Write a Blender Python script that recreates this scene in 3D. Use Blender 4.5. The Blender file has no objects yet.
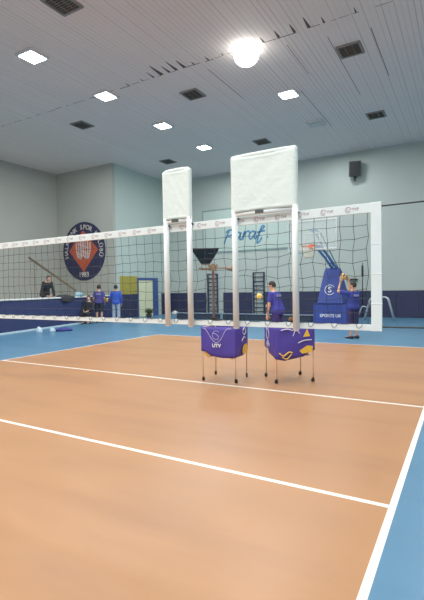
import bpy, bmesh, math, random
from mathutils import Vector, Matrix, Quaternion
V = Vector
PI = math.pi
rng = random.Random(7)
scn = bpy.context.scene
COL = scn.collection

# ------------------------------------------------------------------ materials
def lin(c):
    c /= 255.0
    return c / 12.92 if c <= 0.04045 else ((c + 0.055) / 1.055) ** 2.4

def rgb(r, g, b):
    return (lin(r), lin(g), lin(b), 1.0)

def mat(name, col, rough=0.6, noise=0.06, scale=6.0, bump=0.0, bscale=40.0, metal=0.0, emit=None, estr=0.0,
        spec=0.5, alpha=1.0, trans=0.0):
    m = bpy.data.materials.new(name)
    m.use_nodes = True
    nt = m.node_tree
    b = nt.nodes['Principled BSDF']
    b.inputs['Roughness'].default_value = rough
    b.inputs['Metallic'].default_value = metal
    b.inputs['Specular IOR Level'].default_value = spec
    b.inputs['Base Color'].default_value = col
    if noise > 0:
        tc = nt.nodes.new('ShaderNodeTexCoord')
        n = nt.nodes.new('ShaderNodeTexNoise')
        n.inputs['Scale'].default_value = scale
        n.inputs['Detail'].default_value = 4.0
        nt.links.new(tc.outputs['Object'], n.inputs['Vector'])
        r = nt.nodes.new('ShaderNodeMapRange')
        r.inputs['From Min'].default_value = 0.25
        r.inputs['From Max'].default_value = 0.75
        r.inputs['To Min'].default_value = 1 - noise
        r.inputs['To Max'].default_value = 1 + noise
        nt.links.new(n.outputs['Fac'], r.inputs['Value'])
        mx = nt.nodes.new('ShaderNodeMix')
        mx.data_type = 'RGBA'
        mx.blend_type = 'MULTIPLY'
        mx.inputs[0].default_value = 1.0
        mx.inputs[6].default_value = col
        nt.links.new(r.outputs['Result'], mx.inputs[7])
        nt.links.new(mx.outputs[2], b.inputs['Base Color'])
    if bump > 0:
        tc = nt.nodes.new('ShaderNodeTexCoord')
        n = nt.nodes.new('ShaderNodeTexNoise')
        n.inputs['Scale'].default_value = bscale
        n.inputs['Detail'].default_value = 3.0
        nt.links.new(tc.outputs['Object'], n.inputs['Vector'])
        bp = nt.nodes.new('ShaderNodeBump')
        bp.inputs['Strength'].default_value = bump
        bp.inputs['Distance'].default_value = 0.02
        nt.links.new(n.outputs['Fac'], bp.inputs['Height'])
        nt.links.new(bp.outputs['Normal'], b.inputs['Normal'])
    if emit:
        b.inputs['Emission Color'].default_value = emit
        b.inputs['Emission Strength'].default_value = estr
    if alpha < 1:
        b.inputs['Alpha'].default_value = alpha
    if trans > 0:
        b.inputs['Transmission Weight'].default_value = trans
    return m

M = {}
M['orange'] = mat('court_vinyl', rgb(180, 130, 90), 0.34, 0.045, 0.9, spec=0.28)
M['blue_floor'] = mat('free_zone_vinyl', rgb(80, 126, 160), 0.34, 0.04, 0.9, spec=0.35)
M['line'] = mat('court_line_paint', rgb(250, 244, 232), 0.4, 0.02, 4, spec=0.3)
M['line_faint'] = mat('far_line_paint', rgb(236, 226, 224), 0.4, 0.02, 4, spec=0.3)
M['wall'] = mat('wall_plaster', rgb(180, 190, 185), 0.85, 0.03, 0.7)
M['wall_side'] = mat('side_wall_plaster', rgb(182, 198, 193), 0.85, 0.03, 0.7)
M['wall_grey'] = mat('logo_wall_plaster', rgb(172, 174, 168), 0.85, 0.03, 0.7)  # weaker lamp light on the emblem wall is tinted into this colour
M['pad'] = mat('navy_padding', rgb(48, 52, 82), 0.6, 0.06, 2, spec=0.3)
M['navy'] = mat('navy_vinyl', rgb(50, 58, 100), 0.55, 0.06, 2, spec=0.3)
M['seam'] = mat('dark_seam', rgb(26, 32, 62), 0.8, 0)
M['white'] = mat('white_plastic', rgb(238, 240, 240), 0.45, 0.02, 6)
M['white_fabric'] = mat('white_knit', rgb(238, 246, 242), 0.9, 0.02, 5, bump=0.25, bscale=22)
M['tape'] = mat('white_net_tape', rgb(238, 244, 246), 0.6, 0.02, 8)
M['cord'] = mat('black_cord', rgb(46, 54, 54), 0.8, 0.0)
M['black'] = mat('black_plastic', rgb(26, 27, 30), 0.55, 0.1, 5)
M['charcoal'] = mat('charcoal_cloth', rgb(46, 46, 52), 0.9, 0.1, 8)
M['dark_grey'] = mat('dark_grey_case', rgb(72, 78, 80), 0.6, 0.08, 5)
M['chrome'] = mat('tube_metal', rgb(214, 190, 166), 0.4, 0.03, 8, metal=0.15)
M['pale_metal'] = mat('pale_metal', rgb(196, 204, 208), 0.35, 0.03, 8, metal=0.4)
M['purple'] = mat('purple_cart_fabric', rgb(70, 56, 158), 0.6, 0.08, 7, bump=0.12, bscale=9)
M['logo_white'] = mat('printed_white', rgb(220, 222, 232), 0.7, 0.0)
M['cart_print'] = mat('cart_print', rgb(186, 180, 220), 0.7, 0.0)
M['logo_grey'] = mat('printed_grey', rgb(196, 192, 212), 0.7, 0.0)
M['tape_print'] = mat('tape_print', rgb(186, 150, 156), 0.7, 0.0)
M['yellow'] = mat('ball_yellow', rgb(236, 190, 60), 0.5, 0.04, 12)
M['ball_blue'] = mat('ball_blue', rgb(44, 60, 150), 0.5, 0.04, 12)
M['ball_cream'] = mat('ball_cream', rgb(236, 216, 170), 0.5, 0.04, 12)
M['royal'] = mat('royal_blue_cover', rgb(44, 66, 150), 0.55, 0.07, 3, bump=0.08, bscale=5)
M['blue_steel'] = mat('blue_steel', rgb(96, 142, 192), 0.4, 0.04, 6)
M['acrylic'] = mat('clear_acrylic', rgb(214, 232, 232), 0.1, 0.0, alpha=0.22)
M['rim'] = mat('rim_orange', rgb(214, 100, 60), 0.4, 0.05, 6)
M['net_white'] = mat('hoop_net_cord', rgb(222, 214, 196), 0.8, 0.0)
M['bars'] = mat('dark_blue_wood', rgb(40, 52, 84), 0.5, 0.06, 6)
M['brown_red'] = mat('red_brown_steel', rgb(112, 64, 58), 0.5, 0.08, 6)
M['tan'] = mat('tan_housing', rgb(150, 120, 92), 0.5, 0.12, 9)
M['rail'] = mat('brown_rail', rgb(124, 112, 96), 0.6, 0.08, 6)
M['board'] = mat('ochre_board', rgb(164, 152, 66), 0.8, 0.08, 3)
M['cream'] = mat('cream_door', rgb(226, 228, 190), 0.5, 0.03, 2)
M['door_blue'] = mat('door_frame_blue', rgb(58, 84, 146), 0.5, 0.04, 4)
M['sign'] = mat('sign_panel', rgb(184, 202, 196), 0.6, 0.02, 1)
M['sign_edge'] = mat('sign_edge', rgb(124, 148, 150), 0.6, 0.02, 1)
M['script'] = mat('script_blue', rgb(70, 128, 172), 0.5, 0.03, 4)
M['emblem_navy'] = mat('emblem_navy', rgb(40, 42, 78), 0.6, 0.04, 3)
M['emblem_orange'] = mat('emblem_orange', rgb(190, 84, 58), 0.6, 0.05, 3)
M['emblem_pale'] = mat('emblem_pale', rgb(206, 196, 196), 0.6, 0.03, 3)
M['vent'] = mat('vent_grille', rgb(128, 126, 122), 0.6, 0.05, 6)
M['vent_dark'] = mat('vent_shadow', rgb(80, 78, 74), 0.9, 0.0)
M['lamp_frame'] = mat('lamp_frame', rgb(210, 214, 214), 0.5, 0.02, 6)
M['lamp_off'] = mat('unlit_lens', rgb(176, 184, 184), 0.3, 0.02, 6)
M['gap'] = mat('ceiling_gap', rgb(84, 76, 70), 0.95, 0.1, 5)
M['skin'] = mat('skin', rgb(206, 158, 130), 0.55, 0.05, 9)
M['skin_pale'] = mat('skin_pale', rgb(220, 176, 148), 0.55, 0.05, 9)
M['hair'] = mat('dark_hair', rgb(40, 32, 30), 0.7, 0.2, 30)
M['lip'] = mat('lip', rgb(160, 92, 84), 0.6, 0.0)
M['eye'] = mat('eye_dark', rgb(30, 24, 22), 0.3, 0.0)
M['jersey'] = mat('navy_jersey', rgb(54, 56, 158), 0.8, 0.08, 7, bump=0.2, bscale=10)
M['shirt_purple'] = mat('purple_shirt', rgb(70, 64, 140), 0.8, 0.08, 7, bump=0.2, bscale=10)
M['jacket_blue'] = mat('royal_jacket', rgb(40, 82, 190), 0.7, 0.08, 7, bump=0.2, bscale=10)
M['jersey_dark'] = mat('dark_blue_jersey', rgb(40, 54, 140), 0.8, 0.08, 7, bump=0.2, bscale=10)
M['jersey_print'] = mat('jersey_print', rgb(128, 130, 186), 0.8, 0.05, 20)
M['shorts_navy'] = mat('navy_shorts', rgb(52, 42, 118), 0.8, 0.08, 7)
M['shorts_dark'] = mat('dark_shorts', rgb(34, 36, 56), 0.8, 0.08, 7)
M['pants_plum'] = mat('plum_trousers', rgb(46, 38, 84), 0.8, 0.08, 7)
M['jeans'] = mat('light_jeans', rgb(150, 166, 190), 0.85, 0.1, 9)
M['dark_cloth'] = mat('dark_clothing', rgb(40, 42, 50), 0.9, 0.1, 9)
M['shoe_black'] = mat('black_shoe', rgb(34, 32, 40), 0.5, 0.05, 9)
M['shoe_white'] = mat('white_shoe', rgb(216, 218, 222), 0.5, 0.05, 9)
M['bag_blue'] = mat('bag_blue', rgb(44, 50, 128), 0.7, 0.1, 9)
M['bag_pale'] = mat('bag_pale', rgb(190, 216, 232), 0.6, 0.08, 9, bump=0.3, bscale=14)
M['cap_cyan'] = mat('cyan_cloth', rgb(140, 178, 194), 0.8, 0.06, 9)
M['bench'] = mat('bench_wood', rgb(116, 132, 150), 0.6, 0.06, 4)
M['bench_dark'] = mat('bench_dark', rgb(44, 54, 72), 0.7, 0.06, 4)
M['leaf'] = mat('leaf_green', rgb(70, 88, 46), 0.7, 0.2, 9)
M['pot'] = mat('dark_pot', rgb(52, 46, 44), 0.7, 0.1, 6)
M['brown_ball'] = mat('brown_ball', rgb(132, 84, 44), 0.6, 0.08, 9)

# ceiling boards: thin dark joints running along the hall
def ceiling_mat():
    m = bpy.data.materials.new('ceiling_boards')
    m.use_nodes = True
    nt = m.node_tree
    b = nt.nodes['Principled BSDF']
    b.inputs['Roughness'].default_value = 0.75
    tc = nt.nodes.new('ShaderNodeTexCoord')
    sx = nt.nodes.new('ShaderNodeSeparateXYZ')
    nt.links.new(tc.outputs['Object'], sx.inputs[0])
    def math_(op, a, bval=None, link=True):
        n = nt.nodes.new('ShaderNodeMath'); n.operation = op
        nt.links.new(a, n.inputs[0])
        if bval is not None:
            if isinstance(bval, (int, float)): n.inputs[1].default_value = bval
            else: nt.links.new(bval, n.inputs[1])
        return n.outputs[0]
    q = math_('DIVIDE', sx.outputs[0], 0.14)
    f = math_('FRACT', q)
    idx = math_('FLOOR', q)
    ln = math_('LESS_THAN', f, 0.16)
    wn = nt.nodes.new('ShaderNodeTexWhiteNoise'); wn.noise_dimensions = '1D'
    nt.links.new(idx, wn.inputs['W'])
    # patchy strength of each joint
    no = nt.nodes.new('ShaderNodeTexNoise'); no.inputs['Scale'].default_value = 0.5; no.inputs['Detail'].default_value = 3
    nt.links.new(tc.outputs['Object'], no.inputs['Vector'])
    s1 = math_('MULTIPLY', wn.outputs['Value'], no.outputs['Fac'])
    s2 = math_('MULTIPLY', s1, 0.7)
    s2 = math_('ADD', s2, 0.05)
    dk = math_('MULTIPLY', ln, s2)
    mx = nt.nodes.new('ShaderNodeMix'); mx.data_type = 'RGBA'
    mx.inputs[6].default_value = rgb(226, 220, 216)
    mx.inputs[7].default_value = rgb(104, 98, 94)
    nt.links.new(dk, mx.inputs[0])
    mp = nt.nodes.new('ShaderNodeMapRange'); mp.inputs['To Min'].default_value = 0.94; mp.inputs['To Max'].default_value = 1.05
    nt.links.new(no.outputs['Fac'], mp.inputs['Value'])
    m2 = nt.nodes.new('ShaderNodeMix'); m2.data_type = 'RGBA'; m2.blend_type = 'MULTIPLY'; m2.inputs[0].default_value = 1
    nt.links.new(mx.outputs[2], m2.inputs[6]); nt.links.new(mp.outputs['Result'], m2.inputs[7])
    nt.links.new(m2.outputs[2], b.inputs['Base Color'])
    return m
M['ceiling'] = ceiling_mat()

# faint shadow streaks painted into the floor colours
def shadow_streaks(m, base, dark, amt):
    nt = m.node_tree
    b = nt.nodes['Principled BSDF']
    tc = nt.nodes.new('ShaderNodeTexCoord')
    mp = nt.nodes.new('ShaderNodeMapping'); mp.inputs['Scale'].default_value = (0.28, 1.5, 1)
    mp.inputs['Rotation'].default_value = (0, 0, 0.25)
    nt.links.new(tc.outputs['Object'], mp.inputs['Vector'])
    n = nt.nodes.new('ShaderNodeTexNoise'); n.inputs['Scale'].default_value = 1.1; n.inputs['Detail'].default_value = 5
    nt.links.new(mp.outputs['Vector'], n.inputs['Vector'])
    r = nt.nodes.new('ShaderNodeMapRange'); r.inputs['From Min'].default_value = 0.5; r.inputs['From Max'].default_value = 0.72
    r.inputs['To Max'].default_value = amt
    nt.links.new(n.outputs['Fac'], r.inputs['Value'])
    mx = nt.nodes.new('ShaderNodeMix'); mx.data_type = 'RGBA'
    mx.inputs[7].default_value = dark
    src = b.inputs['Base Color'].links[0].from_socket
    nt.links.new(src, mx.inputs[6]); nt.links.new(r.outputs['Result'], mx.inputs[0])
    nt.links.new(mx.outputs[2], b.inputs['Base Color'])
shadow_streaks(M['orange'], None, rgb(148, 104, 76), 0.45)
shadow_streaks(M['blue_floor'], None, rgb(62, 104, 138), 0.4)

# ------------------------------------------------------------------ mesh helpers
class MB:
    def __init__(s):
        s.bm = bmesh.new()
    def box(s, c, size, rot=None, mi=0):
        r = bmesh.ops.create_cube(s.bm, size=1.0)
        mtx = Matrix.Translation(V(c)) @ (rot.to_4x4() if rot else Matrix.Identity(4)) @ Matrix.Diagonal((*size, 1))
        bmesh.ops.transform(s.bm, matrix=mtx, verts=r['verts'])
        for v in r['verts']:
            for f in v.link_faces: f.material_index = mi
        return s
    def cyl(s, a, b, r0, r1=None, n=12, cap=True, mi=0):
        a, b = V(a), V(b)
        r1 = r0 if r1 is None else r1
        return s.loft([ring(a, b - a, r0, r0, n), ring(b, b - a, r1, r1, n)], cap, mi)
    def loft(s, rings, cap=True, mi=0, close=False):
        vs = [[s.bm.verts.new(p) for p in r] for r in rings]
        n = len(vs[0])
        rr = list(zip(vs[:-1], vs[1:]))
        if close: rr.append((vs[-1], vs[0]))
        for a, b in rr:
            for i in range(n):
                f = s.bm.faces.new((a[i], a[(i + 1) % n], b[(i + 1) % n], b[i])); f.material_index = mi
                f.smooth = True
        if cap and not close:
            f = s.bm.faces.new(list(reversed(vs[0]))); f.material_index = mi
            f = s.bm.faces.new(vs[-1]); f.material_index = mi
        return s
    def tube(s, pts, r, n=8, cap=True, mi=0, close=False):
        pts = [V(p) for p in pts]
        rings = []
        ref = None
        N = len(pts)
        for i, p in enumerate(pts):
            if close: d = pts[(i + 1) % N] - pts[i - 1]
            else: d = (pts[min(i + 1, N - 1)] - pts[max(i - 1, 0)])
            d.normalize()
            if ref is None:
                ref = V((0, 0, 1)) if abs(d.z) < 0.9 else V((1, 0, 0))
            u = (ref - d * ref.dot(d)).normalized()
            ref = u
            w = d.cross(u)
            rad = r(i / max(1, N - 1)) if callable(r) else r
            rings.append([p + u * rad * math.cos(2 * PI * k / n) + w * rad * math.sin(2 * PI * k / n) for k in range(n)])
        return s.loft(rings, cap, mi, close)
    def ell(s, c, rx, ry, rz, rot=None, u=16, v=10, mi=0):
        r = bmesh.ops.create_uvsphere(s.bm, u_segments=u, v_segments=v, radius=1)
        mtx = Matrix.Translation(V(c)) @ (rot.to_4x4() if rot else Matrix.Identity(4)) @ Matrix.Diagonal((rx, ry, rz, 1))
        bmesh.ops.transform(s.bm, matrix=mtx, verts=r['verts'])
        for x in r['verts']:
            for f in x.link_faces: f.smooth = True; f.material_index = mi
        return s
    def caps(s, a, b, r0, r1, n=12):
        """tapered limb segment with rounded ends"""
        a, b = V(a), V(b)
        d = (b - a)
        L = d.length
        d = d / L
        rings = []
        for t in (-0.95, -0.7, -0.35): rings.append(ring(a + d * t * r0, d, r0 * math.sqrt(1 - t * t), None, n))
        for k in range(5):
            t = k / 4
            rings.append(ring(a + d * L * t, d, r0 + (r1 - r0) * t, None, n))
        for t in (0.35, 0.7, 0.95): rings.append(ring(b + d * t * r1, d, r1 * math.sqrt(1 - t * t), None, n))
        return s.loft(rings)
    def poly(s, pts, mi=0):
        f = s.bm.faces.new([s.bm.verts.new(p) for p in pts]); f.material_index = mi
        return s
    def prism(s, pts, off, mi=0):
        """extrude a planar polygon by the vector off"""
        a = [s.bm.verts.new(V(p)) for p in pts]; b = [s.bm.verts.new(V(p) + V(off)) for p in pts]
        n = len(a)
        for i in range(n):
            s.bm.faces.new((a[i], a[(i + 1) % n], b[(i + 1) % n], b[i])).material_index = mi
        s.bm.faces.new(list(reversed(a))).material_index = mi
        s.bm.faces.new(b).material_index = mi
        return s
    def mesh(s, name, mats, bevel=0, seg=2, fix=True):
        if fix: bmesh.ops.recalc_face_normals(s.bm, faces=s.bm.faces)
        if bevel:
            es = [e for e in s.bm.edges if len(e.link_faces) == 2 and e.calc_face_angle(0) > 0.6]
            bmesh.ops.bevel(s.bm, geom=es, offset=bevel, segments=seg, profile=0.5, affect='EDGES', clamp_overlap=True)
        me = bpy.data.meshes.new(name)
        s.bm.to_mesh(me); s.bm.free()
        for m in (mats if isinstance(mats, (list, tuple)) else [mats]): me.materials.append(m)
        return me
    def build(s, name, mats, parent=None, bevel=0, seg=2, loc=None, fix=True):
        o = bpy.data.objects.new(name, s.mesh(name, mats, bevel, seg, fix))
        COL.objects.link(o)
        if parent: o.parent = parent
        if loc: o.location = loc
        return o

def ring(c, d, r0, r1=None, n=12):
    d = V(d).normalized()
    ref = V((0, 0, 1)) if abs(d.z) < 0.9 else V((0, 1, 0))
    u = (ref - d * ref.dot(d)).normalized()
    w = d.cross(u)
    r1 = r0 if r1 is None else r1
    return [V(c) + u * r0 * math.cos(2 * PI * k / n) + w * r1 * math.sin(2 * PI * k / n) for k in range(n)]

def ering(c, rx, ry, n=20, rot=None):
    out = []
    for k in range(n):
        a = 2 * PI * k / n
        ca, sa = math.cos(a), math.sin(a)
        p = V((rx * math.copysign(abs(ca) ** 0.85, ca), ry * math.copysign(abs(sa) ** 0.85, sa), 0))
        if rot: p = rot @ p
        out.append(V(c) + p)
    return out

def smooth_path(pts, k=6, close=False):
    pts = [V(p) for p in pts]
    n = len(pts)
    out = []
    rngs = range(n if close else n - 1)
    for i in rngs:
        if close:
            p0, p1, p2, p3 = pts[i - 1], pts[i], pts[(i + 1) % n], pts[(i + 2) % n]
        else:
            p0, p1, p2, p3 = pts[max(i - 1, 0)], pts[i], pts[i + 1], pts[min(i + 2, n - 1)]
        for j in range(k):
            t = j / k
            out.append(0.5 * ((2 * p1) + (p2 - p0) * t + (2 * p0 - 5 * p1 + 4 * p2 - p3) * t * t + (3 * p1 - p0 - 3 * p2 + p3) * t ** 3))
    if not close: out.append(pts[-1])
    return out

def tag(o, label, cat, group=None):
    o['label'] = label; o['category'] = cat
    if group: o['group'] = group
    return o

def thing(name, label, cat, loc=(0, 0, 0), rz=0, group=None):
    o = bpy.data.objects.new(name, None)
    o.empty_display_size = 0.2
    COL.objects.link(o)
    o.location = loc; o.rotation_euler = (0, 0, rz)
    return tag(o, label, cat, group)

def structure(o):
    o['kind'] = 'structure'
    return o

def copy_tree(o, parent=None):
    c = o.copy(); COL.objects.link(c)
    if parent: c.parent = parent
    for ch in list(o.children): copy_tree(ch, c)
    return c

def eval_mesh(o, name):
    dg = bpy.context.evaluated_depsgraph_get()
    dg.update()
    return bpy.data.meshes.new_from_object(o.evaluated_get(dg))

def text_mesh(txt, size, depth, material, bold=0.0, spacing=1.0):
    cu = bpy.data.curves.new('txt', 'FONT')
    cu.body = txt; cu.size = size; cu.extrude = depth; cu.align_x = 'CENTER'; cu.align_y = 'CENTER'
    cu.offset = bold; cu.space_character = spacing
    cu.resolution_u = 3
    o = bpy.data.objects.new('txt', cu); COL.objects.link(o)
    me = eval_mesh(o, 'lettering')
    bpy.data.objects.remove(o); bpy.data.curves.remove(cu)
    me.materials.clear(); me.materials.append(material)
    return me

def obj(name, me, parent=None, loc=(0, 0, 0), rot=(0, 0, 0)):
    o = bpy.data.objects.new(name, me); COL.objects.link(o)
    if parent: o.parent = parent
    o.location = loc; o.rotation_euler = rot
    return o

def remesh(mb, name, material, voxel, smooth=3, parent=None):
    """weld overlapping pieces into one continuous surface"""
    o = mb.build('tmp', material)
    r = o.modifiers.new('r', 'REMESH'); r.mode = 'VOXEL'; r.voxel_size = voxel; r.use_smooth_shade = True
    s = o.modifiers.new('s', 'SMOOTH'); s.factor = 0.5; s.iterations = smooth
    me = eval_mesh(o, name)
    old = o.data
    bpy.data.objects.remove(o); bpy.data.meshes.remove(old)
    me.name = name
    if not me.materials: me.materials.append(material)
    for p in me.polygons: p.use_smooth = True
    return obj(name, me, parent)

# ------------------------------------------------------------------ the hall
ZC = 8.46            # ceiling height
D = 3.394            # net / centre line
XR = -0.472; XL = XR - 9.0
YW = 23.3            # far wall
XS = -16.62          # side wall
YL = 18.0            # wall with the club emblem
XF = -21.0
XE = 6.0; YB = -9.0

# floor: one mesh; cells get the court, line or free-zone surface
def floor():
    h = 0.025
    xs = sorted([XF - 3, XL - h, XL + h, XR - h, XR + h, XE])
    ys = sorted([YB, D - 3 - h, D - 3 + h, D - h, D + h, D + 3 - h, D + 3 + h, D + 9 - h, D + 9 + h, YW + 0.2])
    mb = MB()
    vs = [[mb.bm.verts.new((x, y, 0)) for y in ys] for x in xs]
    def inb(v, lo, hi): return lo < v < hi
    for i in range(len(xs) - 1):
        for j in range(len(ys) - 1):
            cx, cy = (xs[i] + xs[i + 1]) / 2, (ys[j] + ys[j + 1]) / 2
            incourt = inb(cx, XL - h, XR + h) and cy < D + 9 + h
            m = 0
            if incourt:
                m = 1
                if abs(cx - XR) < h or abs(cy - D) < h or abs(cy - D - 3) < h or abs(cy - D + 3) < h: m = 2
                if abs(cx - XL) < h or abs(cy - D - 9) < h: m = 3
            f = mb.bm.faces.new((vs[i][j], vs[i + 1][j], vs[i + 1][j + 1], vs[i][j + 1])); f.material_index = m
    return structure(mb.build('floor', [M['blue_floor'], M['orange'], M['line'], M['line_faint']]))
floor()

def slab(name, a, b, m):
    a, b = V(a), V(b)
    mb = MB().box((a + b) / 2, [abs(b[i] - a[i]) for i in range(3)])
    return structure(mb.build(name, m))
slab('ceiling', (XF - 3, YB, ZC), (XE, YW + 0.2, ZC + 0.15), M['ceiling'])
slab('wall_back', (XS - 0.2, YW, 0), (XE, YW + 0.2, ZC), M['wall'])
slab('wall_left', (XS - 0.2, YL + 0.2, 0), (XS, YW, ZC), M['wall_side'])
slab('wall_emblem_side', (XF, YL, 0), (XS, YL + 0.2, ZC), M['wall_grey'])
slab('wall_far_left', (XF - 0.2, YB, 0), (XF, YL + 0.2, ZC), M['wall_grey'])
slab('wall_right', (XE, YB, 0), (XE + 0.2, YW + 0.2, ZC), M['wall'])
slab('wall_front', (XF, YB - 0.2, 0), (XE, YB, ZC), M['wall'])

# torn board joint across the ceiling
def ceiling_seam():
    mb = MB()
    y = 11.55
    x = -20.0
    while x < 2:
        L = rng.uniform(0.1, 0.6)
        w = rng.uniform(0.008, 0.03)
        mb.box((x + L / 2, y + rng.uniform(-.02, .02), ZC - 0.003), (L, w, 0.004))
        x += L + rng.uniform(0.0, 0.45)
    # missing strip ends: tapering dark gaps
    for xs, ln, w in [(-8.75, .75, .10), (-8.42, 1.25, .19), (-8.12, .9, .12), (-7.85, 1.15, .14), (-7.55, .95, .15), (-7.2, .4, .08), (-6.7, .45, .09),
                      (-9.2, .35, .07), (-9.8, .4, .07), (-6.2, .3, .06),
                      (-4.9, .55, .08), (-4.45, .7, .11), (-4.0, .85, .10), (-3.6, 1.0, .12), (-3.2, .6, .08), (-1.4, 1.0, .08), (-2.4, .5, .06)]:
        ln *= .55; w *= .8
        p = [(xs - w / 2, y, 0), (xs + w / 2, y - .02, 0), (xs + w * .38, y - ln * .35, 0), (xs + w * .1, y - ln, 0), (xs - w * .12, y - ln * .9, 0), (xs - w * .4, y - ln * .3, 0)]
        p = [V((a, b, ZC - 0.004)) for a, b, c in p]
        mb.prism(p, (0, 0, 0.003))
    # longer open joints deeper in the hall
    for xs, y0, y1, w in [(-3.3, 12.2, 16.5, .035), (-4.4, 12.0, 14.0, .03), (-5.0, 15.0, 19.0, .03), (-7.0, 12.0, 14.5, .03), (-2.2, 12.4, 15.5, .04)]:
        mb.box((xs, (y0 + y1) / 2, ZC - 0.003), (w * .45, y1 - y0, 0.004))
    structure(mb.build('trim_1', M['gap']))
ceiling_seam()

# door in the side wall
def door():
    r = bpy.data.objects.new('door_1', None); COL.objects.link(r); r.location = (XS, 20.65, 0); structure(r)
    y0, y1, zt = -0.68, 0.66, 2.15
    mb = MB().box((0.03, y0 - .05, zt / 2), (0.08, .1, zt)).box((0.03, (y0 + y1) / 2 + .2, zt + .06), (0.08, y1 - y0 + .62, .14))
    mb.box((0.05, y1 + .23, zt / 2), (0.12, .46, zt))
    mb.build('door_frame', M['door_blue'], r, 0.008)
    l = MB().box((0.015, (y0 + y1) / 2, zt / 2), (0.03, y1 - y0, zt)).box((0.034, (y0 + y1) / 2, 1.55), (.01, .7, .8)).box((0.034, (y0 + y1) / 2, .6), (.01, .7, .7)).build('door_leaf', M['cream'], r, 0.003)
    MB().cyl((0.03, y1 - .1, 1.02), (0.09, y1 - .1, 1.02), .012).cyl((.085, y1 - .1, 1.02), (.085, y1 - .24, 1.02), .011).build('door_handle', M['pale_metal'], r)
door()

# ---------------------------------------------------------------- ceiling lamps
def panel_lamp(x, y, k, label, strength, tint):
    t = thing('ceiling_lamp', label, 'lamp', (x, y, ZC))
    s = 0.30
    mb = MB()
    for sx, sy, w, d in ((0, s, 2 * s + .06, .06), (0, -s, 2 * s + .06, .06), (s, 0, .06, 2 * s - .06), (-s, 0, .06, 2 * s - .06)):
        mb.box((sx, sy, -0.035), (w, d, .07))
    mb.build('frame', M['lamp_frame'], t, 0.008)
    if strength > 0:
        m = mat('lit_lens', (1, 1, 1, 1), 0.4, 0.0, emit=tint, estr=strength)
    else: m = M['lamp_off']
    rs = []
    for z, q in ((0, s - .03), (-.05, s - .03), (-.085, s - .07), (-.10, s - .16)):
        rs.append([V((a * q, b * q, z - .002)) for a, b in ((-1, -1), (1, -1), (1, 1), (-1, 1))])
    MB().loft(rs).build('lens', m, t)
    return t
WARM = (1.0, 0.97, 0.92, 1); COOL = (0.74, 0.95, 1.0, 1); NEUT = (0.93, 1.0, 1.0, 1)
panel_lamp(-10.96, 11.65, 0, 'lit square white ceiling lamp, left one just beyond the torn ceiling seam', 22, NEUT)
panel_lamp(-5.46, 14.97, 1, 'lit square ceiling lamp on the right, farther than the biggest, brightest light', 22, NEUT)
panel_lamp(-10.96, 15.0, 2, 'lit square ceiling lamp with bluish light above the narrow white net panel', 16, COOL)
panel_lamp(-10.98, 18.34, 3, 'small lit square ceiling lamp farthest back, near the top of the narrow net panel', 14, COOL)
panel_lamp(-10.9, 8.6, 4, 'lit square ceiling lamp nearest the upper left edge of the photo', 22, NEUT)
panel_lamp(-5.46, 18.28, 5, 'unlit grey square ceiling lamp near the back, right of the wide net panel', 0, COOL)

def glare_dome_lamp():  # real lamp; its bloom is shaped as a glowing dome
    t = thing('ceiling_lamp', 'big brightest light on the near ceiling, its glare built as a round dome', 'lamp', (-5.46, 11.56, ZC))
    MB().cyl((0, 0, -.06), (0, 0, 0), .26, .26, 32).build('frame', M['lamp_frame'], t, 0.01)
    m = mat('glare_lens', (1, 1, 1, 1), 0.4, 0.0, emit=WARM, estr=7)
    rs = []
    for k in range(17):
        a = (k / 8 - 1) * PI / 2 * .98
        rs.append([V((.36 * math.cos(a) * math.cos(u), .36 * math.cos(a) * math.sin(u), -.19 - (.30 if a > 0 else .17) * math.sin(a))) for u in [2 * PI * i / 32 for i in range(32)]])
    MB().loft(rs).build('lens', m, t)
glare_dome_lamp()

def vent(x, y, label, w=.62, d=.66):
    t = thing('ceiling_vent', label, 'vent', (x, y, ZC), 0, 'ceiling air vents')
    mb = MB()
    for sx, sy, a, b in ((0, d / 2, w + .06, .07), (0, -d / 2, w + .06, .07), (w / 2, 0, .07, d - .06), (-w / 2, 0, .07, d - .06)):
        mb.box((sx, sy, -.02), (a, b, .04))
    mb.build('frame', M['vent'], t, 0.006)
    MB().box((0, 0, -.008), (w, d, .012)).build('backing', M['vent_dark'], t)
    mb = MB()
    n = 9
    R = Matrix.Rotation(0.6, 3, 'X')
    for i in range(n):
        mb.box((0, -d / 2 + d * (i + .5) / n, -.026), (w - .06, .05, .006), R)
    for xx in (-w / 6, w / 6): mb.box((xx, 0, -.03), (.012, d - .06, .02))
    mb.build('louvre', M['vent'], t)
    return t
vent(-13.77, 13.2, 'dark louvred ceiling vent on the left, below the leftmost lit lamp')
vent(-8.34, 13.23, 'dark louvred ceiling vent in the middle, just below the torn ceiling seam')
vent(-2.92, 13.21, 'dark louvred ceiling vent high on the right of the photo')
vent(-8.33, 19.22, 'dark louvred ceiling vent just above the wide white net panel')
vent(-3.15, 18.75, 'dark louvred ceiling vent at the right edge, above the black speaker')
vent(-13.9, 19.41, 'dark louvred ceiling vent just above the narrow white net panel')
vent(-8.32, 7.44, 'dark louvred ceiling vent at the top left edge of the photo, closest to the viewer')

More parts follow.
